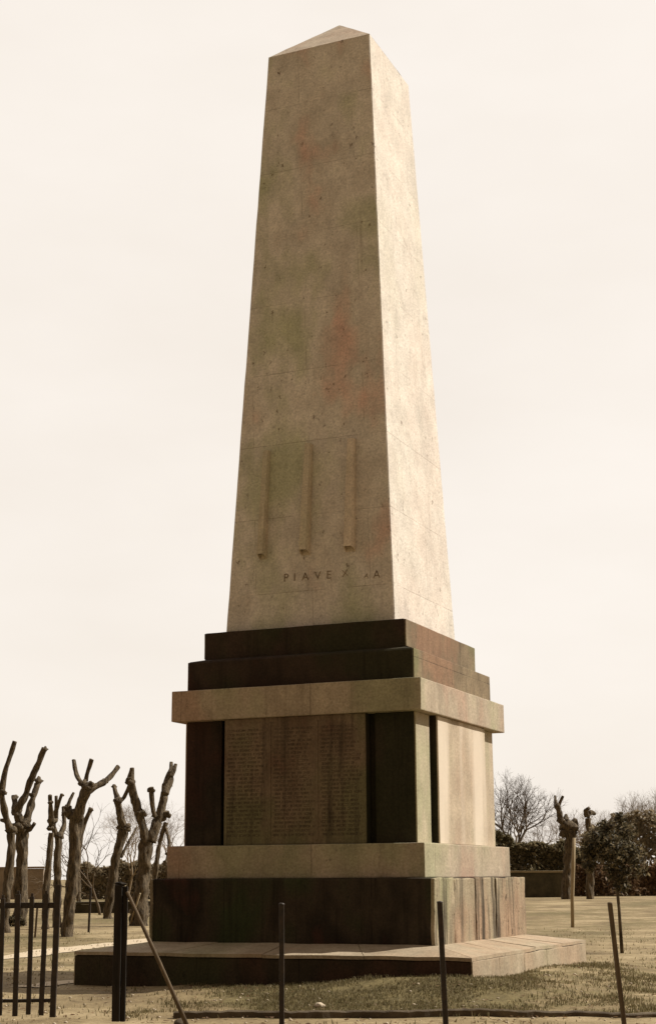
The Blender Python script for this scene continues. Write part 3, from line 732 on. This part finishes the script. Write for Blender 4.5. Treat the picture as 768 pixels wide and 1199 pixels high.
for (a, b) in (((152, 1084), (164.5, 1046)),):
    bm = bmesh.new(); q = on_ground(*a)[0]; tube(bm, [q-Vector((0, 0, .08)), q.lerp(at(*b, d_-.5), .5), at(*b, d_-.5)], [1.3*d_/F, 1.2*d_/F, 1.0*d_/F], 8, .2, a[0], 6); obj('pole', bm, M_stake, st, True)

# dead leaves blown over the ground
def litter():
    rnd = random.Random(77); V = []; Fc = []
    for _ in range(2600):
        u = rnd.uniform(-40, 800); d = 16.3 + 34*rnd.random()**1.8; q = at_ground_depth(u, d)
        if abs(q.x) < 3.3 and abs(q.y) < 3.3: continue
        if fn(q.x, q.y, .8, 14) < -.1: continue
        a = rnd.random()*6.28; r = rnd.uniform(.018, .045); i = len(V); c, s_ = math.cos(a), math.sin(a)
        for k, (lx, ly) in enumerate(((1, 0), (0, .5), (-1, 0), (0, -.5))):
            V.append((q.x+r*(lx*c-ly*s_), q.y+r*(lx*s_+ly*c), q.z+.008+rnd.uniform(0, .022)))
        Fc.append((i, i+1, i+2, i+3))
    me = bpy.data.meshes.new('leaf_litter'); me.from_pydata(V, [], Fc); me.materials.append(M_litter)
    o = bpy.data.objects.new('leaf_litter', me); C.objects.link(o); tag(o, 'dead brown leaves scattered over grass and soil', 'leaves', kind='stuff')
litter()

# kerb of the lawn, and a stray stone
bm = bmesh.new(); L_, prev = 0, None
us = [206 + 9*i for i in range(72)]
for u in us:
    d = KD + .05*math.sin(u*.05) - .10*ss(420, 760, u); p = at_ground_depth(u, d); w = .16
    hh = .085 + .02*fn(u, 3, .09) - .035*ss(560, 700, u)
    jit = .02*fn(u, 1, .3)
    ring = [bm.verts.new(p + FH*a + Vector((0, 0, b))) for a, b in ((jit, -.1), (jit, hh-.015), (.02+jit, hh), (w+jit, hh*.9), (w+jit, -.1))]
    if prev:
        for k in range(4): bm.faces.new((prev[k], ring[k], ring[k+1], prev[k+1]))
    else: bm.faces.new(ring)
    prev = ring
bm.faces.new(prev[::-1]); bmesh.ops.recalc_face_normals(bm, faces=bm.faces[:])
kb = obj('kerb', bm, M_kerb); kb['kind'] = 'structure'
p, d_ = on_ground(374, 1181); bm = bmesh.new(); lump(bm, p+Vector((0, 0, .025)), .055, 3, .4, 2, (1.3, 1, .8)); tag(obj('stone', bm, M_pebble, smooth=True), 'small pale stone by the lawn kerb at bottom centre', 'stone')
rnd = random.Random(8); bm = bmesh.new()
for _ in range(420):
    u = rnd.uniform(-40, 800); d = 16.2 + 14*rnd.random()**1.6; q = at_ground_depth(u, d)
    if abs(q.x) < 3.3 and abs(q.y) < 3.3: continue
    lump(bm, q+Vector((0, 0, .004)), rnd.uniform(.008, .026), 1, .4, rnd.random()*9, (1.2, 1, .7))
tag(obj('gravel', bm, M_pebble, smooth=True), 'scattered small pebbles on the bare soil', 'gravel', kind='stuff')

# ------------------------------------------------------------------ light
az = math.radians(55); el = math.radians(45)
sd = Vector((math.sin(az)*math.cos(el), math.cos(az)*math.cos(el), math.sin(el)))
sl = bpy.data.lights.new('sun', 'SUN'); sl.energy = 3.75; sl.angle = math.radians(.55); sl.color = (1, .95, .86)
so = bpy.data.objects.new('sun', sl); C.objects.link(so); so.rotation_euler = sd.to_track_quat('Z', 'Y').to_euler(); so.location = (30, 20, 40)
w = bpy.data.worlds.new('World'); S.world = w; w.use_nodes = True; nt = w.node_tree; nt.nodes.clear()
out = N(nt, 'ShaderNodeOutputWorld'); add = N(nt, 'ShaderNodeMixShader')
sky = N(nt, 'ShaderNodeTexSky', sky_type='NISHITA'); sky.sun_disc = False; sky.sun_elevation = el; sky.sun_rotation = az; sky.dust_density = 4; sky.air_density = 1.0
b1 = N(nt, 'ShaderNodeBackground'); b1.inputs['Strength'].default_value = .06; L(nt, sky.outputs[0], b1.inputs[0])
# thin bright high cloud ahead; unseen sky behind dimmed and browned to darken fronts
tc = N(nt, 'ShaderNodeTexCoord')
dp = N(nt, 'ShaderNodeVectorMath', operation='DOT_PRODUCT'); L(nt, tc.outputs['Generated'], dp.inputs[0]); dp.inputs[1].default_value = (-.25, .97, 0)
mr = N(nt, 'ShaderNodeMapRange', interpolation_type='SMOOTHSTEP'); L(nt, dp.outputs['Value'], mr.inputs[0])
for i, v in ((1, -.45), (2, .72), (3, 0), (4, 1)): mr.inputs[i].default_value = v
mpn = N(nt, 'ShaderNodeMapping'); mpn.inputs['Scale'].default_value = (1, 1, 2.5); L(nt, tc.outputs['Generated'], mpn.inputs[0])
cl = noise_(nt, mpn.outputs[0], 2.2, 5, .55)
vn = ramp(nt, cl, [(.3, (.60, .548, .490)), (.7, (.66, .613, .562))])
vc = mix(nt, mr.outputs[0], (.165, .120, .083), vn)
b2 = N(nt, 'ShaderNodeBackground'); L(nt, vc, b2.inputs[0]); b2.inputs['Strength'].default_value = 1.055
add.inputs[0].default_value = .93
L(nt, b1.outputs[0], add.inputs[1]); L(nt, b2.outputs[0], add.inputs[2]); L(nt, add.outputs[0], out.inputs[0])
S.view_settings.view_transform = 'Standard'; S.view_settings.look = 'None'; S.view_settings.gamma = 1; S.view_settings.use_curve_mapping = False
S.view_settings.exposure = .6
S.render.engine = 'CYCLES'; S.cycles.use_denoising = True; S.cycles.max_bounces = 6
